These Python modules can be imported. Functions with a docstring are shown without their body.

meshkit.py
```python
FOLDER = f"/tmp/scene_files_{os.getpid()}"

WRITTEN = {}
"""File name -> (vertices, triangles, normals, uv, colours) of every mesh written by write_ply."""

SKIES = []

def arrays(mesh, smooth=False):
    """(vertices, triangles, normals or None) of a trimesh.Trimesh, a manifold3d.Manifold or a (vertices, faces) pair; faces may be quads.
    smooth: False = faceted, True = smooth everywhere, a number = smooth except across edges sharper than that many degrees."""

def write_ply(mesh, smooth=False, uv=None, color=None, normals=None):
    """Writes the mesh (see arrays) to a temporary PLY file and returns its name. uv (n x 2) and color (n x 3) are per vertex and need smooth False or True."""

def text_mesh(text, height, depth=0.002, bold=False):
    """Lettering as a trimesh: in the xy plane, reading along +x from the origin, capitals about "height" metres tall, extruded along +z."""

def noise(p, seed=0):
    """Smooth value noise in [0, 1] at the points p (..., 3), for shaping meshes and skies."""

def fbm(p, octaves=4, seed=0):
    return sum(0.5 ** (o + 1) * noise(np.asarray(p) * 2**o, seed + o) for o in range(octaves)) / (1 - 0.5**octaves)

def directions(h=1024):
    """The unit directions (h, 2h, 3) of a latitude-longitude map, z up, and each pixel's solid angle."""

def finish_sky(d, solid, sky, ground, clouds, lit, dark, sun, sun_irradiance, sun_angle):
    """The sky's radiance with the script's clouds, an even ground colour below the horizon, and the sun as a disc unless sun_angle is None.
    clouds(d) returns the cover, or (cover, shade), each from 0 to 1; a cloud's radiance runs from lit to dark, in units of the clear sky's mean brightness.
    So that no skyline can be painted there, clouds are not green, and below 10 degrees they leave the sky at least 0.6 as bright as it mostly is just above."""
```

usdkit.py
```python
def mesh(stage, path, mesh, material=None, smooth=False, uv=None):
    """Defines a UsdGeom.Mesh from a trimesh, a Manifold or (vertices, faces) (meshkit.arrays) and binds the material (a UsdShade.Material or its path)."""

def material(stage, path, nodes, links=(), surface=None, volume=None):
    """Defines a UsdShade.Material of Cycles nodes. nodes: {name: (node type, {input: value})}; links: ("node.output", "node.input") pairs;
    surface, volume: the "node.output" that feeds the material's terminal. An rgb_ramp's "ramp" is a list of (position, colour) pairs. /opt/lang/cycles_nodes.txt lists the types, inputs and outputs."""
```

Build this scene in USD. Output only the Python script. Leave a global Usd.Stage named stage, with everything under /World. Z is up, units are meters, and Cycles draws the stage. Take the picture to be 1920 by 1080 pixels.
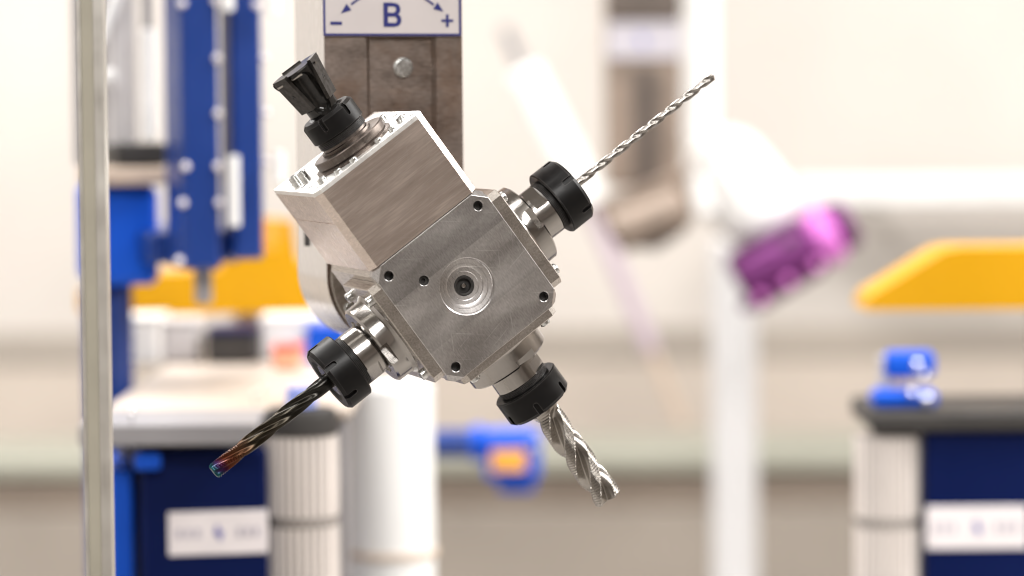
import math, random
import numpy as np, trimesh, manifold3d as m3, shapely.geometry as sg
import usdkit, meshkit
from pxr import Usd, UsdGeom, UsdLux, UsdShade, Gf, Sdf

random.seed(4); np.random.seed(4)
stage = Usd.Stage.CreateInMemory()
UsdGeom.SetStageUpAxis(stage, 'Z'); UsdGeom.SetStageMetersPerUnit(stage, 1.0)
UsdGeom.Xform.Define(stage, '/World'); UsdGeom.Scope.Define(stage, '/World/Looks')
PI = math.pi

# ------------------------------------------------------------------ camera
F_PX, PITCH, ROLL = 5500.0, math.radians(3.15), math.radians(0.5)
CAM = np.array([0.0, 0.0, 1.6])
_R, _U, FW = np.array([1.0, 0, 0]), np.array([0, math.sin(PITCH), math.cos(PITCH)]), np.array([0, math.cos(PITCH), -math.sin(PITCH)])
RT, UP = math.cos(ROLL)*_R - math.sin(ROLL)*_U, math.sin(ROLL)*_R + math.cos(ROLL)*_U
cam = UsdGeom.Camera.Define(stage, '/World/Camera')
cam.AddTransformOp().Set(Gf.Matrix4d(*RT, 0, *UP, 0, *(-FW), 0, *CAM, 1))
cam.CreateHorizontalApertureAttr(36.0); cam.CreateVerticalApertureAttr(20.25)
cam.CreateFocalLengthAttr(F_PX/1920*36)
cam.CreateFStopAttr(2.9); cam.CreateFocusDistanceAttr(2.22)
cam.CreateExposureAttr(0.05)
cam.CreateClippingRangeAttr(Gf.Vec2f(0.05, 100))

# ------------------------------------------------------------------ lamps (unseen hall lamps, with added wash, fill and arm lights)
def lamp(name, loc, size, inten, col=(1, 0.978, 0.95), aim=(0, 0, -1)):
    l = UsdLux.RectLight.Define(stage, '/World/' + name)
    a = np.array(aim, float); a /= np.linalg.norm(a)
    x = np.cross([0, 1, 0], -a) if abs(a[1]) < .9 else np.cross([0, 0, 1], -a)
    x /= np.linalg.norm(x); y = np.cross(-a, x)
    l.AddTransformOp().Set(Gf.Matrix4d(*x, 0, *y, 0, *(-a), 0, *loc, 1))
    l.CreateWidthAttr(size[0]); l.CreateHeightAttr(size[1]); l.CreateIntensityAttr(inten); l.CreateColorAttr(Gf.Vec3f(*col))
lamp('added_wall_washer', (0.6, 6.4, 4.2), (9.0, 0.5), 1.9, aim=(0, 0.62, -1))  # unseen strip light added to brighten the back wall
lamp('ceiling_lamp', (-1.6, 5.0, 4.4), (1.4, 2.2), 24)
lamp('ceiling_lamp_001', (3.6, 3.8, 4.4), (1.4, 3.0), 22)
lamp('ceiling_lamp_002', (0.4, 1.2, 4.4), (2.4, 0.6), 8, aim=(0, 0.1, -1))
lamp('ceiling_lamp_003', (0.8, -2.2, 4.4), (4.0, 1.0), 19, aim=(0, 0.75, -0.7))  # added behind the camera to light the front faces
lamp('ceiling_lamp_004', (1.2, 2.7, 4.4), (3.0, 0.8), 8, aim=(0, 0.65, -1))  # added to light the fronts of the things farther back
lamp('ceiling_lamp_005', (-3.2, 2.6, 4.4), (1.4, 2.0), 16)  # added to brighten the left wall and left-hand sides
lamp('added_arm_light', (1.7, 2.5, 3.2), (0.8, 0.8), 20, aim=(-1.3, 2.2, -1.7))  # unseen light added to overexpose the white arm

# ------------------------------------------------------------------ materials
LK = '/World/Looks/'
def mat(name, nodes, links=(), surface='p.BSDF'):
    return usdkit.material(stage, LK + name, nodes, links, surface=surface)
def plain(name, col, rough=0.5, metallic=0.0, var=0.12, scale=30, bump=0.0, **kw):
    n = {'tc': ('texture_coordinate', {}),
         'n': ('noise_texture', {'scale': scale, 'detail': 4.0}),
         'r': ('rgb_ramp', {'ramp': [(0.3, [c*(1-var) for c in col]), (0.7, [min(1, c*(1+var)) for c in col])]}),
         'mr': ('map_range', {'from_min': 0.3, 'from_max': 0.7, 'to_min': max(0.02, rough*0.85), 'to_max': min(1, rough*1.15)}),
         'p': ('principled_bsdf', {'metallic': metallic, **kw})}
    l = [('tc.object', 'n.vector'), ('n.fac', 'r.fac'), ('r.color', 'p.base_color'), ('n.fac', 'mr.value'), ('mr.result', 'p.roughness')]
    if bump:
        n['b'] = ('bump', {'strength': bump, 'distance': 0.001}); l += [('n.fac', 'b.height'), ('b.normal', 'p.normal')]
    return mat(name, n, l)

def brushed(name, col, rough, stretch, bump=0.12, var=0.22, steps=None, scratch=0.0, dirt=0.0, dirtcol=(0.3, 0.22, 0.17), cloud=38.0, mixf=0.5):
    """Machined steel: fine lines along one axis, broad tonal clouds, thin scratches."""
    n = {'tc': ('texture_coordinate', {}),
         'm': ('mapping', {'scale': stretch}),
         'l': ('noise_texture', {'scale': 1.0, 'detail': 5.0, 'roughness': 0.65}),
         'cm': ('mapping', {'scale': (cloud*.6, cloud*1.9, cloud)}),
         'c': ('noise_texture', {'scale': 1.0, 'detail': 2.5, 'roughness': 0.5}),
         'mx': ('mix_float', {'fac': mixf}),
         'r': ('rgb_ramp', {'ramp': [(0.3, [c*(1-var) for c in col]), (0.7, [min(0.95, c*(1+var*0.6)) for c in col])]}),
         'mr': ('map_range', {'from_min': 0.3, 'from_max': 0.7, 'to_min': rough*0.78, 'to_max': rough*1.25}),
         'b': ('bump', {'strength': bump, 'distance': 0.0004}),
         'p': ('principled_bsdf', {'metallic': 1.0})}
    l = [('tc.object', 'm.vector'), ('m.vector', 'l.vector'), ('tc.object', 'cm.vector'), ('cm.vector', 'c.vector'), ('l.fac', 'mx.a'), ('c.fac', 'mx.b'),
         ('mx.result', 'r.fac'), ('mx.result', 'mr.value'), ('l.fac', 'b.height'), ('b.normal', 'p.normal'), ('mr.result', 'p.roughness')]
    last = 'r.color'
    if dirt:
        n['dn'] = ('noise_texture', {'scale': 16.0, 'detail': 7.0, 'roughness': 0.7, 'distortion': 0.4})
        n['dr'] = ('rgb_ramp', {'ramp': [(0.45, (0, 0, 0)), (0.62, (dirt, dirt, dirt))]})
        n['dx'] = ('mix', {'color2': dirtcol})
        l += [('tc.object', 'dn.vector'), ('dn.fac', 'dr.fac'), ('dr.color', 'dx.fac'), (last, 'dx.color1')]; last = 'dx.color'
    if scratch:
        for k, rot in enumerate((0.5, 1.35, -0.9, 2.2)):
            n[f'sv{k}'] = ('vector_rotate', {'rotate_type': 'z_axis', 'angle': rot}); n[f'sm{k}'] = ('mapping', {'scale': (1500.0, 34.0, 20.0), 'location': (k*3.1, k*1.7, 0)})
            n[f'sn{k}'] = ('noise_texture', {'scale': 0.45, 'detail': 1.0})
            n[f'sr{k}'] = ('rgb_ramp', {'ramp': [(0.70, (0, 0, 0)), (0.78, (scratch,)*3)]})
            n[f'sx{k}'] = ('mix', {'color2': [min(0.95, c*1.5+0.1) for c in col]})
            l += [('tc.object', f'sv{k}.vector'), (f'sv{k}.vector', f'sm{k}.vector'), (f'sm{k}.vector', f'sn{k}.vector'), (f'sn{k}.fac', f'sr{k}.fac'), (f'sr{k}.color', f'sx{k}.fac'), (last, f'sx{k}.color1')]
            last = f'sx{k}.color'
    if steps:     # cutter passes: bands across t with their own grain
        n['sp'] = ('separate_xyz', {}); l += [('tc.object', 'sp.vector')]
        lo, hi = steps[0][0], steps[-1][0]
        n['su'] = ('map_range', {'from_min': lo, 'from_max': hi, 'to_min': 0, 'to_max': 1})
        n['st'] = ('rgb_ramp', {'ramp': [((a-lo)/(hi-lo), (v, v, v)) for a, v in steps], 'interpolate': True})
        n['sm'] = ('mix', {'mix_type': 'multiply', 'fac': 1.0})
        l += [('sp.y', 'su.value'), ('su.result', 'st.fac'), (last, 'sm.color1'), ('st.color', 'sm.color2')]; last = 'sm.color'
    l.append((last, 'p.base_color'))
    return mat(name, n, l)

M = {}
M['plate'] = brushed('milled_plate_steel', (0.63, 0.61, 0.60), 0.3, (1100, 260, 90), bump=0.06, var=0.36, scratch=0.55, mixf=0.7, cloud=17.0,
                     steps=[(-.06, .98), (-.0232, 1.05), (-.023, .88), (-.012, .96), (.0068, 1.0), (.007, 1.08), (.0228, 1.02), (.023, .74), (.04, .82), (.06, .88)])
M['block'] = brushed('milled_block_steel', (0.79, 0.69, 0.63), 0.26, (28, 420, 420), cloud=26.0, bump=0.07, var=0.10, scratch=0.18)
M['lit_top'] = brushed('lit_block_top_steel', (0.86, 0.85, 0.83), 0.42, (300, 60, 300), bump=0.05, var=0.05)  # block steel made paler for the light falling on its top
M['flange'] = brushed('flange_steel', (0.52, 0.48, 0.44), 0.28, (700, 700, 60), bump=0.05, var=0.1)
M['turned'] = brushed('turned_steel', (0.38, 0.36, 0.34), 0.16, (60, 60, 3500), bump=0.10, var=0.12)
M['column'] = brushed('column_steel', (0.24, 0.195, 0.17), 0.42, (160, 60, 500), bump=0.2, var=0.45, dirt=0.65, dirtcol=(0.20, 0.135, 0.10))
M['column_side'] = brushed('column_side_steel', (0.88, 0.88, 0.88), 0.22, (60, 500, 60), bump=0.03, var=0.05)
M['alu'] = brushed('anodised_aluminium', (0.80, 0.78, 0.73), 0.38, (1200, 1200, 10), bump=0.02, var=0.06)
M['olive'] = plain('olive_grey_slot_strip', (0.36, 0.335, 0.27), 0.5, 0, 0.06, 20)
M['zinc'] = plain('zinc_plated_steel', (0.70, 0.71, 0.70), 0.25, 1.0, 0.12, 300, 0.1)
M['black'] = mat('black_oxide_steel', {      # rubbed brighter along its edges
    'tc': ('texture_coordinate', {}), 'n': ('noise_texture', {'scale': 140.0, 'detail': 5.0}), 'n2': ('noise_texture', {'scale': 45.0, 'detail': 4.0}),
    'bv': ('bevel', {'samples': 6, 'radius': 0.0009}), 'g': ('geometry', {}), 'd': ('vector_math', {'math_type': 'dot_product'}),
    'e': ('map_range', {'from_min': 0.995, 'from_max': 0.86, 'to_min': 0.0, 'to_max': 0.75, 'clamp': True}),
    'ew': ('math', {'math_type': 'multiply'}), 'c': ('mix', {'color1': (0.006, 0.0055, 0.0055), 'color2': (0.16, 0.15, 0.145)}),
    'mr': ('map_range', {'from_min': 0.3, 'from_max': 0.7, 'to_min': 0.26, 'to_max': 0.46}),
    'p': ('principled_bsdf', {'specular_ior_level': 0.18})},
    [('tc.object', 'n.vector'), ('tc.object', 'n2.vector'), ('bv.bevel', 'd.vector1'), ('g.normal', 'd.vector2'), ('d.value', 'e.value'), ('e.result', 'ew.value1'), ('n.fac', 'ew.value2'),
     ('ew.value', 'c.fac'), ('c.color', 'p.base_color'), ('n2.fac', 'mr.value'), ('mr.result', 'p.roughness')])
M['hole'] = plain('dark_bore', (0.02, 0.018, 0.016), 0.6, 0.0, 0.2, 200)
M['hss'] = brushed('bright_tool_steel', (0.40, 0.375, 0.345), 0.2, (300, 300, 1500), bump=0.05, var=0.12)
M['drill'] = plain('grey_drill_steel', (0.31, 0.29, 0.27), 0.24, 1.0, 0.1, 200)
M['glossblack'] = plain('polished_black_cutter', (0.012, 0.011, 0.010), 0.12, 0.0, 0.3, 120, 0.05, specular_ior_level=0.45)
M['insert'] = plain('dark_carbide_insert', (0.04, 0.036, 0.033), 0.3, 0.8, 0.2, 200)
M['label_dim'] = plain('label_grey_white', (0.44, 0.42, 0.46), 0.6, 0, 0.03, 20)
M['navy_paint'] = plain('navy_paint', (0.001, 0.007, 0.060), 0.45, 0, 0.08, 6, specular_ior_level=0.12)
M['blue_paint'] = plain('blue_paint', (0.006, 0.035, 0.20), 0.32, 0, 0.08, 6)
M['bright_blue'] = plain('bright_blue_paint', (0.004, 0.085, 0.58), 0.4, 0, 0.06, 6, specular_ior_level=0.25)
M['pale_blue'] = plain('lit_side_and_fitting_blue', (0.30, 0.38, 0.84), 0.3, 0, 0.08, 9)  # paler blue for the lit beam sides, also used on a fitting
M['yellow'] = plain('yellow_paint', (0.60, 0.30, 0.003), 0.45, 0, 0.05, 5, specular_ior_level=0.2)
M['white'] = plain('white_paint', (0.82, 0.81, 0.79), 0.4, 0, 0.03, 5)
M['white_gloss'] = plain('white_enamel', (0.88, 0.88, 0.87), 0.25, 0, 0.02, 5)
M['grey'] = plain('grey_paint', (0.27, 0.26, 0.27), 0.45, 0, 0.1, 8)
M['light_grey'] = plain('light_grey_paint', (0.55, 0.53, 0.53), 0.4, 0, 0.08, 8)
M['dark'] = plain('dark_rubber', (0.03, 0.027, 0.025), 0.6, 0, 0.2, 20)
M['sign'] = plain('sign_white_enamel', (0.50, 0.46, 0.455), 0.5, 0, 0.03, 20)
M['sign_navy'] = plain('sign_navy_print', (0.008, 0.012, 0.13), 0.5, 0, 0.05, 20)
M['label'] = plain('label_white', (0.80, 0.75, 0.76), 0.5, 0, 0.03, 20)
M['label_ink'] = plain('label_blue_ink', (0.16, 0.16, 0.42), 0.5, 0, 0.05, 20)
M['label_grey'] = plain('label_grey_ink', (0.47, 0.44, 0.50), 0.5, 0, 0.05, 20)
M['filter'] = plain('filter_paper', (0.78, 0.72, 0.68), 0.8, 0, 0.05, 10)
M['groove'] = plain('filter_groove', (0.30, 0.27, 0.25), 0.8, 0, 0.05, 10)
M['wood'] = plain('bench_laminate', (0.55, 0.47, 0.40), 0.35, 0, 0.15, 6)
M['orange'] = plain('orange_card', (0.90, 0.45, 0.28), 0.6, 0, 0.1, 10)
M['red'] = plain('red_plastic', (0.75, 0.08, 0.05), 0.5, 0, 0.1, 10)
M['amber'] = plain('amber_label', (0.9, 0.42, 0.05), 0.5, 0, 0.1, 10)
M['purple'] = plain('purple_anodised_aluminium', (0.12, 0.017, 0.115), 0.32, 0.5, 0.2, 25)
M['pink'] = plain('magenta_anodised_aluminium', (0.72, 0.20, 0.66), 0.4, 0.3, 0.12, 25)
M['taupe'] = plain('taupe_machine_steel', (0.22, 0.17, 0.135), 0.5, 0.2, 0.25, 14)
M['taupe_dark'] = plain('dark_taupe_steel', (0.09, 0.07, 0.058), 0.5, 0.2, 0.3, 14)
M['sand'] = plain('sand_painted_steel', (0.62, 0.50, 0.40), 0.5, 0, 0.08, 8)
M['lilac'] = plain('lilac_tube', (0.52, 0.43, 0.50), 0.4, 0, 0.1, 8)
M['chrome'] = plain('chrome', (0.9, 0.9, 0.92), 0.08, 1.0, 0.03, 30)
M['hall_cream'] = plain('cream_wall', (0.535, 0.495, 0.46), 0.8, 0, 0.10, 0.9)
M['hall_tan'] = plain('tan_wall_panel', (0.50, 0.435, 0.375), 0.7, 0, 0.10, 1.3)
M['shade_rail'] = plain('brown_shade_rail', (0.34, 0.30, 0.26), 0.8, 0, 0.1, 2)  # wall band darkened in colour for the shadow along it
M['bench_green'] = plain('pale_green_bench', (0.29, 0.29, 0.24), 0.6, 0, 0.08, 2)
M['bench_brown'] = plain('brown_bench_front', (0.30, 0.245, 0.20), 0.6, 0, 0.12, 2)
M['bench_plinth'] = plain('grey_brown_bench_plinth', (0.27, 0.235, 0.20), 0.7, 0, 0.12, 2)
M['pole_paint'] = plain('pole_paint', (0.56, 0.555, 0.56), 0.4, 0, 0.03, 5)
M['duct_grey'] = plain('duct_grey', (0.74, 0.73, 0.72), 0.6, 0, 0.05, 3)
M['ceiling'] = plain('ceiling_grey', (0.38, 0.36, 0.34), 0.9, 0, 0.03, 1)
M['front_wall'] = plain('taupe_wall', (0.46, 0.42, 0.39), 0.8, 0, 0.3, 0.5)
M['side_wall'] = plain('beige_side_wall', (0.34, 0.30, 0.265), 0.8, 0, 0.2, 0.8)
M['left_wall'] = plain('pale_side_wall', (0.66, 0.64, 0.62), 0.8, 0, 0.1, 0.8)
M['floor'] = plain('concrete_floor', (0.30, 0.28, 0.26), 0.5, 0, 0.15, 2)
# dark titanium-type coating whose temper colours run along the cutter (real colour of the coating)
M['coated'] = mat('coated_carbide', {
    'tc': ('texture_coordinate', {}), 's': ('separate_xyz', {}),
    'w': ('noise_texture', {'scale': 160.0, 'detail': 3.0}),
    'a': ('math', {'math_type': 'multiply_add', 'value2': 0.012, 'value3': -0.006}), 'sum': ('math', {'math_type': 'add'}),
    'u': ('map_range', {'from_min': 0.0, 'from_max': 0.115, 'to_min': 0, 'to_max': 1}),
    'r': ('rgb_ramp', {'ramp': [(0, (.02, .019, .018)), (.35, (.024, .021, .016)), (.68, (.03, .022, .013)), (.82, (.07, .024, .009)), (.89, (.11, .026, .013)), (.93, (.06, .010, .04)), (.955, (.04, .02, .09)), (.985, (.012, .085, .10)), (1, (.012, .085, .10))]}),
    'p': ('principled_bsdf', {'metallic': 0.85, 'roughness': 0.24})},
    [('tc.object', 's.vector'), ('tc.object', 'w.vector'), ('w.fac', 'a.value1'), ('a.value', 'sum.value1'), ('s.z', 'sum.value2'), ('sum.value', 'u.value'), ('u.result', 'r.fac'), ('r.color', 'p.base_color')])

# ------------------------------------------------------------------ scene helpers
used = {}
def numbered(parent, name):
    k = used.get((parent, name), -1) + 1; used[(parent, name)] = k
    return f'{parent}/{name}' + (f'_{k:03d}' if k else '')
def tag(p, label=None, cat=None, group=None, kind=None):
    for k, v in (('label', label), ('category', cat), ('group', group), ('kind', kind)):
        if v: p.SetCustomDataByKey(k, v)
    return p
def thing(name, label, cat, mtx=None, group=None):
    x = UsdGeom.Xform.Define(stage, numbered('/World', name))
    if mtx is not None: x.AddTransformOp().Set(mtx)
    return tag(x.GetPrim(), label, cat, group)
def part(parent, name, mesh, m, smooth=32, label=None, scale=1.0):
    if isinstance(mesh, list): mesh = trimesh.util.concatenate([tm(q) for q in mesh])
    t = tm(mesh)
    if scale != 1.0: t = t.copy(); t.apply_scale(scale)
    p = usdkit.mesh(stage, numbered(str(parent.GetPath()), name), t, M[m], smooth=smooth).GetPrim()
    return tag(p, label)
def mm(parent, name, mesh, m, smooth=32, label=None): return part(parent, name, mesh, m, smooth, label, 0.001)
def struct(name, mesh, m): return tag(usdkit.mesh(stage, numbered('/World', name), tm(mesh), M[m]).GetPrim(), kind='structure')
def tm(x):
    if isinstance(x, trimesh.Trimesh): return x
    q = x.to_mesh(); return trimesh.Trimesh(q.vert_properties[:, :3], q.tri_verts, process=False)
def mf(t):
    t = t.copy(); t.merge_vertices()
    return m3.Manifold(m3.Mesh(np.asarray(t.vertices, np.float32), np.asarray(t.faces, np.uint32)))
def box(x0, x1, y0, y1, z0, z1): return m3.Manifold.cube((x1-x0, y1-y0, z1-z0)).translate((x0, y0, z0))
def cbox(x0, x1, y0, y1, z0, z1, c):
    """Box with chamfered edges."""
    return m3.Manifold.batch_hull([box(x0+c, x1-c, y0+c, y1-c, z0, z1), box(x0, x1, y0+c, y1-c, z0+c, z1-c), box(x0+c, x1-c, y0, y1, z0+c, z1-c)])
def cyl(r, z0, z1, seg=48, r2=None): return m3.Manifold.cylinder(z1-z0, r, r if r2 is None else r2, seg).translate((0, 0, z0))
def lathe(pts, seg=72): return m3.CrossSection([[(float(a), float(b)) for a, b in pts]], m3.FillRule.EvenOdd).revolve(seg)
def octo(a, b, cut):
    return [(a-cut, b), (-a+cut, b), (-a, b-cut), (-a, -b+cut), (-a+cut, -b), (a-cut, -b), (a, -b+cut), (a, b-cut)]
def hull_pts(p): return m3.Manifold.hull_points(np.asarray(p, float))
def frame(o, z, y):
    """Row-vector matrix with local z along z and local y towards y."""
    z = np.array(z, float); z /= np.linalg.norm(z); x = np.cross(y, z); x /= np.linalg.norm(x); y = np.cross(z, x)
    return Gf.Matrix4d(*map(float, x), 0, *map(float, y), 0, *map(float, z), 0, *map(float, o), 1)
def orient(mesh, o, z, y):
    """Manifold whose z axis is laid along z from o."""
    z = np.array(z, float); z /= np.linalg.norm(z); x = np.cross(y, z); x /= np.linalg.norm(x); y = np.cross(z, x)
    return mesh.transform(np.column_stack([x, y, z, o]))
def at(px, py, d):
    q = FW + RT*(px-960)/F_PX + UP*(540-py)/F_PX
    return CAM + q*d

# ------------------------------------------------------------------ hall (setting)
def wb(a, b): return tm(box(a[0], b[0], a[1], b[1], a[2], b[2]))
YB = 7.6
zw = lambda py, d: at(960, py, d)[2]
struct('floor', wb((-6, -5, -0.1), (6, YB+.2, 0)), 'floor')
struct('ceiling', wb((-6, -5, 5.0), (6, YB+.2, 5.1)), 'ceiling')
struct('front_wall', wb((-6, -5.2, 0), (6, -5.0, 5)), 'front_wall')
struct('left_wall', wb((-6.2, -5, 0), (-6, YB, 5)), 'left_wall')
struct('right_wall', wb((6, -5, 0), (6.2, YB, 5)), 'side_wall')
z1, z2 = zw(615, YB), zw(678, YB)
w = struct('back_wall', wb((-6, YB, z1), (6, YB+.2, 5)), 'hall_cream')
struct('back_wall_lower_panel', wb((-6, YB-.005, 0), (6, YB+.2, z2)), 'hall_tan')
struct('back_wall_shade_band', tm(cbox(-6, 6, YB-.012, YB+.1, z2+.001, z1-.001, .004)), 'shade_rail')

# ------------------------------------------------------------------ the subject: frame of the machining head
TH, PH = math.radians(16.847), math.radians(36.3)
H = np.array([math.cos(TH), math.sin(TH), 0]); W = np.array([-math.sin(TH), math.cos(TH), 0]); Z = np.array([0, 0, 1.0])
Uu = math.cos(PH)*H + math.sin(PH)*Z; Tt = -math.sin(PH)*H + math.cos(PH)*Z; N = -W
O = np.array([-0.033526, 2.19983, 1.4805])
AX = 44.5                                                # depth of the spindle axes behind the front face, mm
HEAD = Gf.Matrix4d(*Uu, 0, *Tt, 0, *N, 0, *O, 1)
def hp(u, t, n): return O + (u*Uu + t*Tt + n*N)*0.001

head = thing('multi_spindle_head', 'tilted grey steel machining head with four black-nutted spindles, hung on the column', 'machine head', HEAD)

# front plate: bevelled corners, holes, stepped recess
a0, a1 = octo(53.3, 53.3, 9.6), octo(53.3, 53.3, 4.0)
def pring(poly, n, k=0.0): return [(x*(1-k/53.3), y*(1-k/53.3), n) for x, y in poly]
plate = hull_pts(pring(a0, 0, .5) + pring(a0, -.5) + pring(a1, -7) + pring(a1, -14))
for sx in (-1, 1):
    for sy in (-1, 1):
        plate -= cyl(3.55, -20, 2, 40).translate((43.2*sx, 43.2*sy, 0))
        plate -= cyl(3.55, -.7, .05, 40, 4.3).translate((43.2*sx, 43.2*sy, 0))
plate -= cyl(3.75, -10, 2, 40).translate((-23.9, 23.9, 0)); plate -= cyl(3.75, -.5, .05, 40, 4.3).translate((-23.9, 23.9, 0))
plate -= lathe([(0, 1), (21.9, 1), (21.9, 0), (21.3, -.5), (21.2, -3.6), (20.6, -4.4), (17.9, -4.9), (17.6, -5.8), (15.2, -6.1), (14.3, -6.6), (13.9, -7.4), (11.3, -7.7), (10.7, -8.2), (8.0, -8.4), (7.6, -8.9), (7.6, -30), (0, -30)], 96)
mm(head, 'front_plate', plate, 'plate', 28)
for sx in (-1, 1):
    for sy in (-1, 1): mm(head, 'screw_hole', cyl(3.54, -13, -8, 24).translate((43.2*sx, 43.2*sy, 0)), 'hole')
mm(head, 'plug_hole', cyl(3.74, -9.9, -3.5, 24).translate((-23.9, 23.9, 0)) - cyl(1.9, -6, 0, 6).translate((-23.9, 23.9, 0)), 'hole')
mm(head, 'bore', lathe([(7.59, -8.6), (7.59, -14), (0, -14), (0, -13), (5.4, -13), (5.6, -9.5), (6.8, -8.6)], 48), 'hole')
mm(head, 'centre_pin', lathe([(0, -13), (2.0, -13), (1.8, -9.2), (1.4, -8.8), (0, -8.6)], 32), 'turned')
# body behind the plate
body = hull_pts(pring(octo(53.0, 53.0, 5), -14.02) + pring(octo(53.0, 53.0, 5), -142))
mm(head, 'housing', body, 'flange', 28)

# top block
blk_sec = lambda c: [(-46.3, -1.2), (45.2, -1.2), (50.6, -6.4), (51, -7.2), (51, -143), (-52, -143), (-52, -7.2), (-51.6, -6.4)]
block = hull_pts([(x, t, n) for x, n in blk_sec(0) for t in (53.8, 123.0)])
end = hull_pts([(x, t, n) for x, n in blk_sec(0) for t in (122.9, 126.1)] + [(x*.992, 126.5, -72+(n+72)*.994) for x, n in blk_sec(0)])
block -= box(-54, -51.5, 97.7, 98.3, -150, 10)
dash = [(-45, -14), (-45, -38), (-45, -62), (-45, -100), (45, -14), (45, -38), (45, -62), (45, -100), (-36, -22), (36, -22)]
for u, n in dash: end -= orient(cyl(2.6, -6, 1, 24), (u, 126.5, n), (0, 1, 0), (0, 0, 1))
mm(head, 'spindle_block', block, 'block', 25)
mm(head, 'block_lit_top', end.translate((0, .02, 0)), 'lit_top', 25, 'top face of the block, lit brightness put in its colour')
for u, n in dash: mm(head, 'tapped_hole', orient(cyl(2.55, -3.2, -1.2, 20), (u, 126.5, n), (0, 1, 0), (0, 0, 1)), 'hole')

def socket_screw(r=4.4, h=5.0):
    s = lathe([(0, -1), (r, -1), (r, h-.7), (r-.6, h), (0, h)], 24)
    return s - cyl(r*.52, h-2.6, h+1, 6)
def put(mesh, o, d): return orient(mesh, o, d, (0, 0, 1) if abs(d[2]) < .9 else (0, 1, 0))

# neck and swivel flange to the column
mm(head, 'swivel_neck', lathe([(0, -142), (41, -142), (41, -190), (58.6, -191), (59.2, -191.6), (59.2, -198.6), (0, -198.6)], 72), 'flange')

# flanges and spindles on three sides
def slotted_nut(R, L, rin, phase, nslots=6):
    s = R/27.0
    n = lathe([(rin, 0), (R-1.0, 0), (R, 1), (R, L-2.6), (R-2.4, L), (R-8*s, L), (R-11.5*s, L-2.5), (rin, L-2.5)], 96)
    for k in range(nslots):
        a = math.radians(phase + 60*k)
        c = m3.Manifold.batch_hull([cyl(2.1*s, 0, 9, 20).translate((0, 0, 0)), cyl(2.1*s, 0, 9, 20).translate((0, 16, 0))])   # along x later
        c = c.transform(np.array([[0, 0, 1.0, R-3.2*s], [1.0, 0, 0, 0], [0, 1.0, 0, L-8.6]]))
        n -= c.rotate((0, 0, math.degrees(a)))
    return n
def thread(r, z0, z1, pitch=1.15):
    p = [(r-3, z0)]; z = z0
    while z < z1-.01:
        p += [(r-.55, z), (r-.55, z+pitch*.2), (r, z+pitch*.4), (r, z+pitch*.75)]; z += pitch
    p += [(r-.55, z), (r-3, z)]
    return lathe(p, 72)
SP = {'right': (1, 0, 0), 'left': (-1, 0, 0), 'bottom': (0, -1, 0)}
phase = {'right': 34, 'left': 28, 'bottom': 17}
lab_sp = {'right': 'spindle holding the long thin drill', 'left': 'spindle holding the dark coated end mill', 'bottom': 'spindle holding the bright roughing cutter'}
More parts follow.
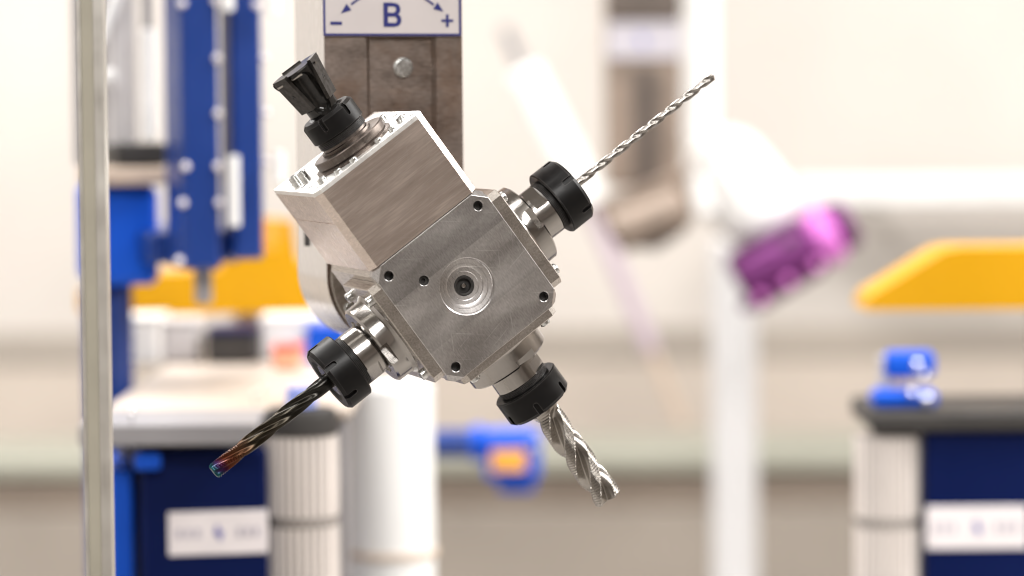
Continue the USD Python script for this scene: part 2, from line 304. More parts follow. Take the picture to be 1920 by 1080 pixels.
for key, d in SP.items():
    d = np.array(d, float)
    # local frame of a spindle: z = d, x = n (towards the camera), y = z x x
    def L(mesh, d=d): return orient(mesh, (0, 0, -AX), d, np.cross(d, (0, 0, 1.0)))
    t_in, t_out = (53.2, 62.6) if key != 'bottom' else (53.2, 59.4)
    hw = 44.0 if key != 'bottom' else 45.3
    sec = octo(43.8, hw, 5)
    fl = hull_pts([(x*(1-k), y*(1-k), z) for x, y in sec for z, k in ((t_in, 0), (t_out-.6, 0), (t_out, .014))])
    fp = mm(head, 'flange_plate', L(fl), 'flange', 28, 'side flange of the ' + lab_sp[key])
    for sx in (-1, 1):
        for sy in (-1, 1):
            mm(fp, 'flange_screw', L(socket_screw(4.2, 4.6).translate((32*sx, 34.5*sy, t_out))), 'zinc')
    o = t_out
    b1 = 79 if key != 'bottom' else 78
    boss = lathe([(0, o-.5), (36.5, o-.5), (36.5, o+.4), (34.6, o+2.6), (33.8, o+4), (33.5, b1-3), (33.5, b1-1.6), (32.4, b1-.6), (31.6, b1), (24, b1), (23.5, b1-1.5), (0, b1-1.5)], 96)
    # flat cut into the lower front of the boss
    boss -= box(24, 40, -40, -8, b1-6, b1+2).rotate((0, 0, 18))
    sp = mm(head, 'spindle', L(boss), 'turned', 30, lab_sp[key])
    n0 = 100.2 if key != 'bottom' else 97.8
    shaft = lathe([(0, b1-2), (19.5, b1-2), (19.5, b1+.8), (21.2, b1+1.6), (21.4, n0-5.5), (20.9, n0-4.8), (0, n0-4.8)], 96)
    for k in (0, 1):
        shaft -= box(18.4, 30, -30, 30, b1+5, n0-2).rotate((0, 0, -52+180*k))
    mm(sp, 'shaft', L(shaft), 'turned', 30)
    mm(sp, 'thread', L(thread(21.3, n0-4.9, n0+1)), 'black', 20)
    mm(sp, 'collet_nut', L(slotted_nut(27.3, 21.5, 13.8, phase[key]).translate((0, 0, n0))), 'black', 30)
    rt = {'right': 3.3, 'left': 6.4, 'bottom': 11.2}[key]
    mm(sp, 'collet', L(lathe([(rt, n0+14), (14.6, n0+14), (14.6, n0+19.4), (13.8, n0+20.2), (rt+.2, n0+20.2), (rt, n0+19.8)], 48)), 'turned')
# top spindle on the block
d = np.array((0, 1.0, 0))
def L(mesh): return orient(mesh, (0, 0, -AX), d, np.cross(d, (0, 0, 1.0)))
M['ring'] = brushed('shade_toned_ring_steel', (0.16, 0.135, 0.12), 0.34, (60, 60, 2500), bump=0.08)  # spindle steel darkened in colour for the shade on the ring
sp = mm(head, 'spindle', L(lathe([(0, 126), (33.5, 126), (33.5, 128.6), (30.2, 129.4), (30.6, 130.2), (30.6, 135.4), (29.8, 136.2), (22, 136.4), (0, 136.4)], 96)), 'ring', 30, 'spindle holding the flared black cutter')
mm(sp, 'shaft', L(lathe([(0, 136), (21.5, 136), (21.5, 138.5), (19.4, 139), (19.4, 141), (0, 141)], 72)), 'ring')
mm(sp, 'thread', L(thread(20.3, 140.8, 147)), 'black', 20)
mm(sp, 'collet_nut', L(slotted_nut(22.0, 17.4, 11.5, 28).translate((0, 0, 146.6))), 'black', 30)
mm(sp, 'collet', L(lathe([(10, 158), (12.2, 158), (12.2, 163), (10, 163)], 48)), 'black')
for u, n, h in ((-38, -18, 4), (38, -18, 4), (-26, -9, 3), (26, -9, 3), (-38, -72, 9), (-44, -80, 9), (38, -72, 5), (12, -7, 3), (-12, -7, 3)):
    mm(head, 'block_screw', put(socket_screw(4.0 if h > 3 else 3.2, h), (u, 126.4, n), (0, 1, 0)), 'zinc')

# ------------------------------------------------------------------ the cutting tools
def polar_loft(rfun, zs, nth=96, cap=True):
    th = np.linspace(0, 2*PI, nth, endpoint=False)
    V = np.array([[(r*math.cos(a), r*math.sin(a), z) for a, r in zip(th, rfun(th, z))] for z in zs]).reshape(-1, 3)
    K = len(zs); i, j = np.meshgrid(np.arange(K-1), np.arange(nth), indexing='ij'); j2 = (j+1) % nth
    a, b, c, e = i*nth+j, i*nth+j2, (i+1)*nth+j2, (i+1)*nth+j
    F = np.vstack([np.stack([a, b, c], -1).reshape(-1, 3), np.stack([a, c, e], -1).reshape(-1, 3)])
    V = np.vstack([V, [[0, 0, zs[0]], [0, 0, zs[-1]]]]); n0 = K*nth
    jj = np.arange(nth); F = np.vstack([F, np.stack([np.full(nth, n0), (jj+1) % nth, jj], -1), np.stack([np.full(nth, n0+1), (K-1)*nth+jj, (K-1)*nth+(jj+1) % nth], -1)])
    return trimesh.Trimesh(V, F, process=False)
def sector(th, z, pitch, n, ph=0, hand=1):
    """Position 0..1 inside the flute sector that an angle falls into."""
    return ((th*hand - 2*PI*z/pitch*1.0 + ph) / (2*PI/n)) % 1.0
def tool(name, label, cat, d, base): return thing(name, label, cat, frame(hp(d[0]*base, d[1]*base, -AX), d[0]*Uu + d[1]*Tt, N))

# twist drill (right)
dr = tool('twist_drill', 'long thin bright steel twist drill reaching up to the right', 'drill bit', (1, 0), 119)
RD, LD = 3.25, 267.2-119
def r_drill(th, z):
    s = sector(th, z, 36.0, 2, 0.6, 1)
    r = RD*np.where(s < .42, 1.0, 1 - .46*np.sin(PI*np.clip((s-.42)/.58, 0, 1))**1.2)
    tip = LD-1.6
    return r if z <= tip else r*max(.05, 1-(z-tip)/1.7)
mm(dr, 'shank', cyl(3.23, -5, 10, 40), 'hss')
mm(dr, 'fluted_body', polar_loft(lambda th, z: r_drill(th, z) if z > 14 else r_drill(th, z)*(z-10)/4 + 3.2*(14-z)/4, np.linspace(10, LD, 420), 64), 'drill', 40)

# roughing end mill (bottom): three coarse flutes, serrated lands
rm = tool('roughing_end_mill', 'bright three-fluted roughing end mill with serrated edges, pointing down', 'milling cutter', (0, -1), 116)
LR = 211.8-116
def r_rough(th, z, p=2.2):
    s = sector(th, z, 104.0, 3, 1.15, 1)
    serr = .45*np.cos(2*PI*z/p)
    R = 11.9
    land = R + serr - .4 - 1.2*s
    gul = R - .5 - 6.6*np.sin(PI*np.clip((s-.42)/.58, 0, 1)**1.25)**.8
    r = np.where(s < .42, land, gul)
    if z < 17:
        k = np.clip((z-6)/11, 0, 1); k = k*k*(3-2*k)
        r = (11.3 - (0 if z > 0 else 0))*(1-k) + r*k if z > 6 else np.full_like(th, 11.3)
    return r
mm(rm, 'shank', cyl(11.3, -6, 4.5, 64), 'hss')
mm(rm, 'fluted_body', polar_loft(r_rough, np.linspace(4.5, LR, 520), 132), 'hss', 38)

# dark coated end mill (left)
cm = tool('coated_end_mill', 'dark coated end mill with copper, purple and teal tip, pointing down to the left', 'milling cutter', (-1, 0), 117)
LC = 231.9-117
def r_coat(th, z):
    s = sector(th, z, 135.0, 4, .3, 1)
    R = 6.35
    serr = (.32*np.cos(2*PI*z/2.0)-.2) if z > LC-27 else 0
    land = R + serr - .5*s
    gul = R - .3 - 2.2*np.sin(PI*np.clip((s-.36)/.64, 0, 1)**1.2)**.8
    r = np.where(s < .36, land, gul)
    if z < 22:
        k = np.clip((z-8)/14, 0, 1); r = 6.2*(1-k) + r*k
    if z > LC-2.5: r = r*(1 - .22*((z-LC+2.5)/2.5)**2)
    return r
mm(cm, 'shank', cyl(6.2, -5, 8, 48), 'coated')
mm(cm, 'fluted_body', polar_loft(r_coat, np.linspace(8, LC, 420), 96), 'coated', 38)

# flared dovetail cutter with inserts (top)
dc = tool('dovetail_cutter', 'flared glossy black dovetail cutter with inserts, pointing up to the left', 'milling cutter', (0, 1), 160)
LV = 203.4-160
# local axes of the tool: x to the left of the picture's axis, y towards the camera
cone = lathe([(0, 0), (11.6, 0), (11.6, 4.5), (12.4, 5.5), (12.8, 12), (20.9, LV-3.0), (20.9, LV-1.2), (19.8, LV), (0, LV)], 120)
def along(mesh, az, r0, z0, r1, z1):
    a = math.radians(az); e = np.array([math.cos(a), math.sin(a), 0.0])
    p, q = r0*e + (0, 0, z0), r1*e + (0, 0, z1)
    return orient(mesh, p, q-p, e)
def facet(az, r0, z0, r1, z1, hw, th):      # slab lying on the plane through (r0,z0)-(r1,z1), facing out at azimuth az
    L_ = math.hypot(r1-r0, z1-z0)
    return along(box(-hw, hw, 0, th, 0, L_), az, r0, z0, r1, z1)
for az in (82, 202, 322):
    cone -= along(m3.Manifold.batch_hull([m3.Manifold.sphere(7.4, 32), m3.Manifold.sphere(7.4, 32).translate((0, 0, 24)), m3.Manifold.sphere(5.0, 24).translate((0, 5, -7))]), az, 13.6, 11, 16.6, 36)
    cone -= facet(az+62, 10.8, 11.5, 15.6, LV+1, 13, 20)
    cone -= facet(az-34, 10.6, 13, 15.8, LV-2.6, 16, 20) ^ cyl(40, 10, LV-2.8)
mm(dc, 'cutter_body', cone, 'glossblack', 30)
for az in (82, 202, 322):
    pl = facet(az+62, 10.85, 12.5, 15.75, LV+1.4, 8.4, 3.0)
    ins = mm(dc, 'insert', pl, 'insert', 15)
    mm(ins, 'insert_screw', along(socket_screw(2.4, .9), az+62, 15.4, 27, 40, 19.8), 'black')
    mm(dc, 'lit_cutting_edge', facet(az-34, 15.3, LV-4.2, 15.9, LV-2.75, 12.5, 1.0), 'hss')  # insert edge; its lit line is put in as a bright steel strip

# ------------------------------------------------------------------ column that carries the head
CO = O + W*0.199
COL = Gf.Matrix4d(*H, 0, *W, 0, *Z, 0, *CO, 1)           # local x = across, y = back, z = up; origin on the swivel axis at the front face
col = thing('machine_column', 'upright brown-stained steel column with milled channel behind the head', 'column', COL)
arc = [(-61*math.cos(q)+(3.2*(1-math.cos(q))), -61*math.sin(q)) for q in np.linspace(0, PI, 40)]
arc = [(-61+ (115.5)*(1-math.cos(q))/2, -59*math.sin(q)) for q in np.linspace(0, PI, 40)]
outline = sg.Polygon(arc + [(54.5, 1000), (-61, 1000)]).simplify(.05)
ex = trimesh.creation.extrude_polygon(outline, 108)      # x, z -> extruded along local y
ex.apply_transform(np.array([[1, 0, 0, 0], [0, 0, 1, 0], [0, 1, 0, 0], [0, 0, 0, 1.0]])); ex.invert()
cm_ = mf(ex)
if cm_.volume() < 0: ex.invert(); cm_ = mf(ex)
chan = hull_pts([(x, y, z) for z in (70, 1100) for x, y in ((-27.2, -.9), (33.4, -.9), (-22.6, 3.6), (28.8, 3.6))])
cm_ = cm_ - chan
inn = trimesh.creation.extrude_polygon(outline.buffer(-.7, join_style=2), 200)
inn.apply_transform(np.array([[1, 0, 0, 0], [0, 0, 1, -20], [0, 1, 0, 0], [0, 0, 0, 1.0]])); inn.invert(); inn_ = mf(inn)
if inn_.volume() < 0: inn.invert(); inn_ = mf(inn)
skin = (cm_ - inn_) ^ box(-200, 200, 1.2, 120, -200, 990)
core = cm_ - ((cm_ - inn_) ^ box(-200, 200, 1.2, 120, -200, 990))
mm(col, 'column_body', core, 'column', 30)
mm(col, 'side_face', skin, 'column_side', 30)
zc = lambda py: (515-py)/2.298 + 2.0
xc = lambda px: (px-745)/2.2
bolt = lathe([(0, 0), (8.2, 0), (8.2, .9), (6.9, 1.0), (6.9, 4.6), (6.2, 5.4), (0, 5.6)], 32)
mm(col, 'bolt', orient(bolt, (xc(756.5), 3.6, zc(133)), (0, -1, 0), (0, 0, 1.0)), 'zinc')
def swl(x, z):        # head frame: the swivel flange is coaxial with the plate
    h_, v_ = x, z
    return socket_screw(4.8, 5).translate((h_*math.cos(PH) + v_*math.sin(PH), -h_*math.sin(PH) + v_*math.cos(PH), -191))
for x, z in ((-49.5, 0), (-45, -26), (-30, -42), (45, -10)): mm(head, 'swivel_screw', swl(x, z), 'zinc')
mm(col, 'side_plug', cbox(-62.6, -60.4, 66, 76, zc(470), zc(435), .5), 'dark')

# sign on the column
sign = thing('axis_sign', 'white axis sign with navy frame, letter B and a curved double arrow', 'sign', COL)
sx0, sx1, sz0 = xc(607.5), xc(862), zc(74.5)
sz1 = sz0 + 78
mm(sign, 'sign_plate', cbox(sx0, sx1, -2.6, -.2, sz0, sz1, .3), 'sign')
fr = (box(sx0+.2, sx1-.2, -2.85, -2.55, sz0+.2, sz1-.2) - box(sx0+2.0, sx1-2.0, -4, 0, sz0+2.0, sz1-2.0))
mm(sign, 'sign_frame', fr, 'sign_navy')
def flat_poly(poly):
    e = trimesh.creation.extrude_polygon(poly, .3); e.apply_transform(np.array([[1, 0, 0, 0], [0, 0, 1, -2.9], [0, 1, 0, 0], [0, 0, 0, 1.0]])); e.invert(); return e
tx = meshkit.text_mesh('B', (57.5-12.5)/2.298, .3, bold=True)
tx.apply_translation(-tx.bounds[0]); tx.apply_scale([((751-718)/2.2)/tx.extents[0], ((57.5-12.5)/2.298)/tx.extents[1], 1])
v = tx.vertices.copy(); tx.vertices = np.stack([v[:, 0] + xc(718), v[:, 2]*1 - 2.9, v[:, 1] + zc(57.5)], -1); tx.invert()
mm(sign, 'letter', tx, 'sign_navy', False)
mm(sign, 'minus_mark', box(xc(621), xc(642), -2.9, -2.6, zc(54), zc(48)), 'sign_navy')
mm(sign, 'plus_mark', box(xc(825), xc(847), -2.9, -2.6, zc(48.5), zc(43.5)) + box(xc(833.5), xc(838.5), -2.91, -2.6, zc(58), zc(34)), 'sign_navy')
ccx, ccz, cr = xc(735), zc(114.5), 124/2.26
q0, q1 = math.radians(129), math.radians(51)
arcp = [(ccx + cr*math.cos(q), ccz + cr*math.sin(q)) for q in np.linspace(q0, q1, 50)]
mm(sign, 'curved_arrow', flat_poly(sg.LineString(arcp).buffer(.85, cap_style=2)), 'sign_navy', False)
for (hx, hy), (bx, by) in (((640, 33), (655, 21)), ((829, 29), (814, 18))):
    tip = np.array([xc(hx), zc(hy)]); bs_ = np.array([xc(bx), zc(by)]); dd = (bs_-tip)/np.linalg.norm(bs_-tip); nn = np.array([-dd[1], dd[0]])
    mm(sign, 'arrow_head', flat_poly(sg.Polygon([tip, bs_+nn*3.3, bs_-nn*3.3])), 'sign_navy', False)

# ------------------------------------------------------------------ the hall behind: things placed at their own distance
class Th:
    """A thing standing on the floor at distance d: measures are given in the photograph's pixels at that distance, depth in metres."""
    def __init__(s, name, label, cat, ax, d, yaw=TH, group=None):
        s.d, s.ax, s.s, s.c = d, ax, d/F_PX, math.cos(yaw)
        p = at(ax, 540, d); s.loc = np.array([p[0], p[1], 0])
        h = (math.cos(yaw), math.sin(yaw), 0); w_ = (-math.sin(yaw), math.cos(yaw), 0)
        s.p = thing(name, label, cat, Gf.Matrix4d(*h, 0, *w_, 0, 0, 0, 1, 0, *map(float, s.loc), 1), group)
    def x(s, px): return (px-s.ax)*s.s/s.c
    def z(s, py, px=None): return at(s.ax if px is None else px, py, s.d)[2]
    def box(s, name, x0, x1, y0, y1, near, far, m, c=.004, parent=None, label=None):
        z1, z0 = (s.z(v) if v is not None else 0.0 for v in (y0, y1))
        return part(parent or s.p, name, cbox(s.x(x0), s.x(x1), near, far, z0, z1, c), m, 30, label)
    def poly(s, name, pts, near, far, m, parent=None):
        e = trimesh.creation.extrude_polygon(sg.Polygon([(s.x(a), s.z(b)) for a, b in pts]), far-near)
        e.apply_transform(np.array([[1, 0, 0, 0], [0, 0, 1, near], [0, 1, 0, 0], [0, 0, 0, 1.0]])); e.invert()
        return part(parent or s.p, name, e, m, 30)
    def rod(s, name, a, b, r, m, y=0.0, parent=None, r2=None, seg=32, ends=True):
        p, q = np.array([s.x(a[0]), y, s.z(a[1])]), np.array([s.x(b[0]), y, s.z(b[1])])
        Ln = np.linalg.norm(q-p); R, R2 = r*s.s, (r2 or r)*s.s; c = min(R, R2)*.18
        mesh = lathe([(0, 0), (R-c, 0), (R, c), (R2, Ln-c), (R2-c, Ln), (0, Ln)], seg)
        return part(parent or s.p, name, orient(mesh, p, (q-p)/Ln, (0, 1, 0)), m, 35)
    def knob(s, name, px, py, r, m, y=0.0, parent=None):
        return part(parent or s.p, name, tm(m3.Manifold.sphere(r*s.s, 24).translate((s.x(px), y, s.z(py)))), m, True)

# aluminium profile at the left
p = Th('aluminium_post', 'pale slotted aluminium profile post along the left edge', 'post', 176, 2.06, 0.0)
x0, x1 = p.x(151), p.x(201); wd = x1-x0
def slot_side():
    sh = sg.box(0, 0, wd, wd)
    sl = [(wd*.16, -1e-3), (wd*.62, -1e-3), (wd*.62, wd*.10), (wd*.70, wd*.13), (wd*.70, wd*.28), (wd*.08, wd*.28), (wd*.08, wd*.13), (wd*.16, wd*.10)]
    return sh.difference(sg.Polygon(sl)).buffer(-.0004).buffer(.0004)
e = trimesh.creation.extrude_polygon(slot_side(), 2.6); e.apply_translation((x0, 0, 0))
part(p.p, 'profile', e, 'alu', 30)
part(p.p, 'slot_cover', box(x0+wd*.17, x0+wd*.61, wd*.06, wd*.09, .01, 2.59), 'olive')

# blue machine frame at the left
b = Th('blue_machine_frame', 'dark blue twin-beam machine frame with pale bolts at the left', 'machine frame', 380, 3.2)
b.box('main_beam', 346, 415, -400, 506, 0, .105, 'blue_paint')
b.box('lit_side_strip', 340, 345.6, -400, 506, .004, .10, 'pale_blue')  # beam side; this and the next strips carry their lit look as paler blue
b.box('rear_beam', 444, 501, -400, 490, .02, .085, 'blue_paint')
b.box('lit_edge_strip', 439, 443.6, -400, 490, .022, .08, 'pale_blue')
b.box('lit_outer_strip', 503, 512, -400, 470, .05, .12, 'pale_blue')
b.rod('guide_pin', (397, 500), (397, 574), 17, 'grey', .05)
for x0_, x1_, y0_, y1_ in ((418, 446, -60, 22), (499, 530, -60, 30), (424, 452, 292, 425), (507, 536, 285, 345)):
    b.rod('gap_light', ((x0_+x1_)/2, y0_), ((x0_+x1_)/2, y1_), 11, 'white_gloss', -.004)  # white rods standing in for light showing through gaps in the frame
for px, py in ((412, 110), (498, 110), (412, 213), (500, 213), (352, 312), (410, 312), (500, 305), (346, 380), (412, 380), (338, 488), (350, 8), (410, 2), (484, 10)):
    b.knob('bolt_head', px, py, 8.0, 'label', -.002)
b.box('floor_leg', 300, 350, 500, None, .35, .42, 'blue_paint')
b.box('rear_bracket', 310, 480, 440, 500, .09, .40, 'blue_paint')

g = Th('actuator_stack', 'grey and white actuator tubes standing above the blue box', 'actuator', 245, 3.35)
g.rod('grey_tube', (235, 330), (235, -300), 19, 'light_grey', .03)
g.rod('dark_tube', (259, 330), (259, -300), 12, 'grey', .06)
g.rod('white_tube', (283, 262), (283, 55), 13, 'white_gloss', .0)
g.rod('grey_tube', (283, 55), (283, -300), 10, 'grey', .0)
g.rod('hose', (192, 80), (250, -60), 10, 'white_gloss', -.01)
g.rod('end_cap', (190, 147), (218, 147), 17, 'white', -.02)
g.box('clamp_block', 215, 305, 268, 312, -.03, .1, 'dark')
g.box('back_panel', 186, 300, -300, 312, .14, .17, 'grey')
g.box('base_plate', 186, 305, 312, 346, -.04, .14, 'sand')
bx = Th('blue_box', 'bright blue machine box under the actuator tubes', 'machine box', 245, 3.34)
bx.box('box_body', 186, 299, 347, 535, 0, .16, 'bright_blue', .008)
bx.box('pedestal', 188, 250, 535, None, .04, .14, 'blue_paint', .008)

yb = Th('yellow_beam', 'yellow machine beam with sloped top behind the head, at left', 'beam', 400, 3.9)
yb.poly('beam_body', [(184, 589), (900, 589), (900, 470), (760, 470), (556, 500), (548, 415), (528, 415), (520, 478), (440, 440), (425, 470), (415, 508), (300, 512), (184, 550)], 0, .14, 'yellow')
yb.box('beam_leg', 470, 530, 588, None, .10, .14, 'light_grey')
yr = Th('yellow_beam', 'yellow sloped beam end at the right, above the filter unit', 'beam', 1700, 3.6, 0.0)
yr.poly('beam_body', [(1624, 582), (1632, 556), (1770, 472), (1800, 466), (2060, 466), (2060, 582)], 0, .14, 'yellow')
yr.box('beam_leg', 1960, 2040, 582, None, .02, .12, 'light_grey')

# worktable and what stands on it
ZT = at(400, 796, 2.95)[2]
tb_ = thing('worktable', 'beige-topped worktable with grey front edge behind the left cutter', 'table', Gf.Matrix4d(1, 0, 0, 0, 0, 1, 0, 0, 0, 0, 1, 0, *map(float, (at(300, 806, 3.09)[0], at(300, 806, 3.09)[1], 0)), 1))
part(tb_, 'tabletop', cbox(-.065, .2, .012, 1.0, ZT-.010, ZT, .002), 'wood')
part(tb_, 'front_edge', cbox(-.065, .114, -.14, .0115, ZT-.021, ZT+.001, .002), 'grey')
for x in (-.05, .16):
    for y in (.03, .80): part(tb_, 'leg', cbox(x, x+.035, y, y+.035, 0, ZT-.0105, .003), 'grey')
def on_table(name, label, cat, px0, px1, py_top, d, depth, m, lid=None, y=None):
    t = Th(name, label, cat, (px0+px1)/2, d, 0.0)
    top = t.z(py_top)
    part(t.p, 'box_body', cbox(t.x(px0), t.x(px1), 0, depth, ZT+.001, top-.006, .004), m)
    part(t.p, 'lid', cbox(t.x(px0)-.001, t.x(px1)+.001, -.001, depth+.001, top-.0058, top, .0015), lid or m)
on_table('storage_box', 'white box at the left end of the worktable beside the post', 'box', 196, 298, 594, 3.7, .1, 'white')
on_table('storage_box', 'small grey box between the white box and the navy crate', 'box', 303, 370, 600, 3.72, .1, 'light_grey')
on_table('storage_box', 'white box right of the navy crate, behind the orange pack', 'box', 486, 600, 594, 3.76, .09, 'white')
on_table('crate', 'navy crate on the worktable under the yellow beam', 'crate', 385, 480, 618, 3.7, .1, 'dark', 'navy_paint')
on_table('carton', 'orange pack on the worktable in front of the white box', 'carton', 508, 560, 650, 3.6, .06, 'orange', 'red')
on_table('blue_tray', 'bright blue tray at the right end of the worktable', 'tray', 572, 650, 612, 3.7, .08, 'bright_blue')
at_table = lambda py: 1/((py-240)/F_PX)*(CAM[2]-ZT)
for px, py, r in ((474, 757, 3.4), (489, 745, 3.4), (243, 794, 4)):
    t = Th('worktop_knob', {474: 'left of the two small shiny knobs near the cutter on the worktable', 489: 'right of the two small shiny knobs near the cutter on the worktable', 243: 'single small shiny knob on the worktable near the post'}[px], 'knob', px, at_table(py), 0.0)
    zz = ZT; R = r*t.s
    part(t.p, 'ball', tm(m3.Manifold.sphere(R, 24).translate((0, 0, zz+.012))), 'chrome', True)
    part(t.p, 'stem', cyl(R*.5, ZT, ZT+.011, 16), 'zinc')

# filter units: navy cabinet, pleated cylinder, black cap, label
def pleated(cx, cy, R, z0, z1, n=26):
    th = np.linspace(0, 2*PI, n*6, endpoint=False)
    rr = R*(1 - .07*(np.cos(th*n) < -.35))
    return trimesh.creation.extrude_polygon(sg.Polygon(np.stack([rr*np.cos(th)+cx, rr*np.sin(th)+cy], -1)), z1-z0).apply_translation((0, 0, z0))
def filter_unit(t, cxpx, rpx, top, gname='pleated_filter'):
    R = rpx*t.s; cy = R + .004; cx = (cxpx-t.ax)*t.s
    part(t.p, 'filter_core', tm(cyl(R*.935, .02, t.z(top)-.004, 48).translate((cx, cy, 0))), 'groove')
    part(t.p, gname, pleated(cx, cy, R, .03, t.z(top+178)-.003), 'filter', 20)
    part(t.p, gname, pleated(cx, cy, R, t.z(top+170)+.004, t.z(top)-.006), 'filter', 20)
    part(t.p, 'filter_band', tm(cyl(R*.985, t.z(top+180), t.z(top+170)+.003, 48).translate((cx, cy, 0))), 'groove')
    part(t.p, 'foot', tm(cyl(R*1.04, 0, .02, 48).translate((cx, cy, 0))), 'dark')
    return cx, cy, R
def put_label(t, x0, x1, y0, y1, logo, words, y, m='label'):
    lb = t.box('label', x0, x1, y0, y1, y, y+.002, m, .0008)
    cy = (y0+y1)/2
    lx, lz, s = t.x(logo), t.z(cy), t.s
    dm = [(lx-9*s, lz), (lx-3*s, lz+17*s), (lx+2*s, lz+6*s), (lx+9*s, lz), (lx+3*s, lz-17*s), (lx-3*s, lz-7*s)]
    e = trimesh.creation.extrude_polygon(sg.Polygon(dm), .0006); e.apply_transform(np.array([[1, 0, 0, 0], [0, 0, 1, y-.0008], [0, 1, 0, 0], [0, 0, 0, 1.0]])); e.invert()
    part(lb, 'logo', e, 'label_ink', False)
    for a, b_ in words:
        n = max(2, int((b_-a)/14))
        for k in range(n):
            xx = a + (b_-a)*k/n
            part(lb, 'print_stroke', box(t.x(xx), t.x(xx+(b_-a)/n*.6), y-.0006, y+.0003, t.z(cy+9), t.z(cy-9)), 'label_grey', False)
fl = Th('filter_unit', 'navy cabinet with white label and ribbed white filter at the lower left', 'filter unit', 500, 3.0, TH*.55)
fl.box('cabinet', 262, 497, 841, None, 0, .22, 'navy_paint', .004)
fl.box('side_panel', 207, 250, 880, None, .03, .2, 'bright_blue', .003)
fl.box('hinge_block', 251, 300, 842, 874, -.02, -.002, 'bright_blue', .003)
put_label(fl, 312, 496, 958, 1040, 405, [(326, 378), (438, 486)], -.0022)
cx, cy, R = filter_unit(fl, 569, 70, 816)
part(fl.p, 'filter_cap', lathe([(0, fl.z(816)-.004), (R*1.0, fl.z(816)-.004), (R*1.0, fl.z(790)), (R*.9, fl.z(775)), (0, fl.z(772))], 48).translate((cx, cy, 0)), 'dark')
part(fl.p, 'blue_fitting', cyl(R*.42, fl.z(772), fl.z(735), 32).translate((cx, cy, 0)), 'pale_blue')

fr_ = Th('filter_unit', 'ribbed white filter with black cap and navy panel at the lower right', 'filter unit', 1700, 3.4, 0.0)
cx, cy, R = filter_unit(fr_, 1670, 62, 815)
fr_.box('cabinet', 1736, 2010, 812, None, .01, .22, 'navy_paint', .004)
put_label(fr_, 1738, 1930, 955, 1036, 1835, [(1752, 1800), (1868, 1918)], .0078)
fr_.box('black_cap', 1632, 2010, 772, 811, -.004, .2, 'dark', .004)
fr_.box('blue_fitting', 1640, 1764, 735, 771, .02, .06, 'bright_blue', .006)
fr_.box('blue_fitting', 1666, 1762, 664, 714, .03, .06, 'bright_blue', .006)
fr_.rod('pipe', (1668, 735), (1668, 672), 12, 'light_grey', .05)
fr_.rod('pipe', (1700, 735), (1700, 712), 14, 'sand', .045)
for px, py, r in ((1722, 686, 9), (1712, 741, 8), (1740, 752, 11), (1735, 706, 7)): fr_.knob('chrome_knob', px, py, r, 'chrome', .012)

wc = Th('white_tank', 'smooth bright white cylinder tank below the head', 'tank', 725, 3.45, 0.0)
R = 84*wc.s
part(wc.p, 'tank_body', lathe([(0, .12), (R, .12), (R, wc.z(735)), (R*.9, wc.z(722)), (0, wc.z(720))], 64).translate((0, R, 0)), 'white_gloss')
part(wc.p, 'tank_base', lathe([(0, 0), (R*1.12, 0), (R*1.12, .10), (R*.98, .119), (0, .119)], 64).translate((0, R, 0)), 'grey')
part(wc.p, 'clamp_ring', lathe([(R*1.001, wc.z(1056)), (R*1.06, wc.z(1056)), (R*1.06, wc.z(1044)), (R*1.001, wc.z(1044))], 64).translate((0, R, 0)), 'sand')
part(wc.p, 'filler_cap', cyl(R*.3, wc.z(722), wc.z(690), 32).translate((R*.35, R, 0)), 'white')

bp = Th('blue_pipe', 'dark blue pipe ending in a blue valve box with amber label', 'pipe', 900, 4.3, 0.0)
bp.rod('pipe', (640, 840), (906, 840), 28, 'blue_paint', .05)
bp.rod('pipe_collar', (880, 840), (908, 840), 34, 'bright_blue', .05)
bp.box('valve_box', 907, 1010, 816, 905, 0, .09, 'bright_blue', .006)
bp.box('valve_base', 930, 1000, 904, 932, .02, .08, 'bright_blue', .006)
bp.box('amber_label', 918, 984, 846, 886, -.004, .001, 'amber', .001)
bp.knob('bolt_head', 998, 838, 6, 'zinc', -.006)
bp.box('stand', 660, 700, 862, None, .03, .07, 'grey')

# distant column with its own head
dc2 = Th('far_column', 'blurred taupe machine column with white label strip beyond the drill', 'column', 1210, 5.2, 0.0)
dc2.box('column_body', 1140, 1281, -500, 350, 0, .14, 'taupe', .006)
dc2.box('dark_channel', 1186, 1240, 125, 345, -.006, .002, 'taupe_dark', .002)
dc2.box('top_band', 1140, 1281, -500, 36, -.012, .002, 'taupe_dark', .004)
put_label(dc2, 1142, 1279, 42, 110, 1207, [(1150, 1184), (1232, 1268)], -.004, 'label_dim')
fh = Th('far_head', 'blurred taupe machining head slung under the far column', 'machine head', 1210, 5.1, 0.0)
fh.poly('head_block', [(1120, 380), (1290, 318), (1300, 410), (1240, 455), (1150, 450)], 0, .11, 'taupe')
fh.rod('head_drum', (1150, 438), (1285, 386), 40, 'taupe', -.03)
fh.poly('lower_rim', [(1175, 446), (1225, 452), (1275, 425), (1280, 436), (1228, 468), (1172, 460)], -.04, .06, 'taupe_dark')

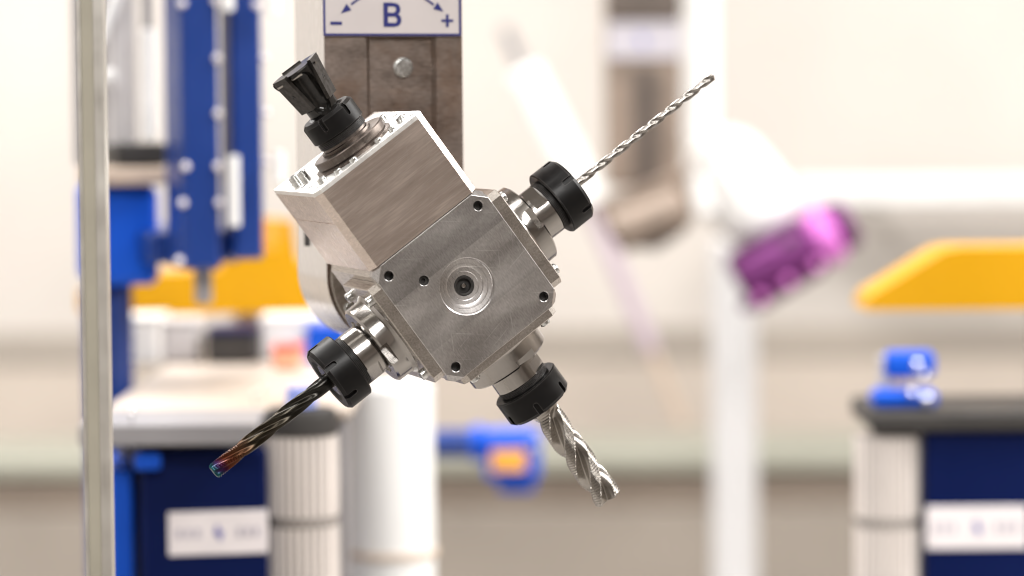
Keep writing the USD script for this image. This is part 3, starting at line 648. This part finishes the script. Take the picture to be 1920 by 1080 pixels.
# white robot wrist with purple tool
rb = Th('white_robot_arm', 'overexposed white arm with bulbous wrist above the purple tool', 'robot arm', 1380, 5.35, 0.0)
rb.rod('upper_tube', (1317, 270), (1317, -500), 34, 'white_gloss', .05)
q0_, q1_ = (np.array([rb.x(a), .02, rb.z(c)]) for a, c in ((1366, 326), (1412, 382)))
R_ = 85*rb.s
part(rb.p, 'wrist', m3.Manifold.batch_hull([m3.Manifold.sphere(R_, 48).translate(q) for q in (q0_, q1_)]), 'white_gloss', True)
rb.rod('wrist_cap', (1412, 390), (1440, 440), 62, 'white_gloss', .02, r2=42)
rb.rod('joint', (1298, 330), (1318, 400), 26, 'white_gloss', -.03)
pt = Th('purple_tool', 'purple anodised toothed tool below the white wrist', 'tool', 1480, 5.3, 0.0)
pt.rod('body', (1385, 535), (1525, 454), 62, 'purple', 0, seg=14)
pt.rod('collar', (1525, 454), (1565, 431), 58, 'pink', 0, seg=16)
pt.rod('nose', (1565, 431), (1596, 413), 50, 'purple', 0, seg=16)
pt.rod('hub', (1470, 440), (1500, 490), 36, 'dark', -.02, seg=16)
for k in range(6):
    q = k/5; pt.knob('tooth', 1385+q*130+10, 535-q*75+42-8, 12, 'pink' if k % 2 else 'purple', -.045)

wp = Th('white_pole', 'soft white round pole standing right of centre', 'pole', 1376, 5.9, 0.0)
R = 44*wp.s
part(wp.p, 'pole_tube', lathe([(0, .03), (R, .03), (R, wp.z(455)), (R*.9, wp.z(450)), (0, wp.z(450))], 48), 'pole_paint')
part(wp.p, 'foot_plate', lathe([(0, 0), (R*2, 0), (R*2, .02), (R*1.2, .029), (0, .029)], 48), 'grey')

hz = Th('hose_lance', 'thin pale diagonal hose hanging far behind the drill chuck', 'hose', 1100, 6.2, 0.0)
hz.rod('white_sleeve', (985, 130), (1110, 385), 34, 'white_gloss')
hz.rod('grey_tip', (950, 50), (984, 128), 12, 'grey')
hz.rod('lilac_tube', (1110, 385), (1222, 660), 16, 'lilac')
hz.rod('pale_tube', (1222, 660), (1280, 800), 11, 'sand')

wr = Th('wall_duct', 'pale grey horizontal duct on the back wall at right', 'duct', 1700, 7.3, 0.0)
wr.box('duct_body', 1490, 2100, 336, 384, 0, .15, 'duct_grey', .01)
wr.box('duct_bracket', 1640, 1660, 384, 396, .1, .29, 'light_grey', .002)

wbh = Th('wall_bench', 'long low bench with pale green top along the back wall', 'bench', 960, 6.6, 0.0)
wbh.box('bench_top', -600, 2500, 858, 890, 0, .5, 'bench_green', .006)
wbh.box('bench_front', -600, 2500, 891, 962, .05, .45, 'bench_brown', .004)
wbh.box('bench_plinth', -600, 2500, 963, None, .02, .46, 'bench_plinth', .004)
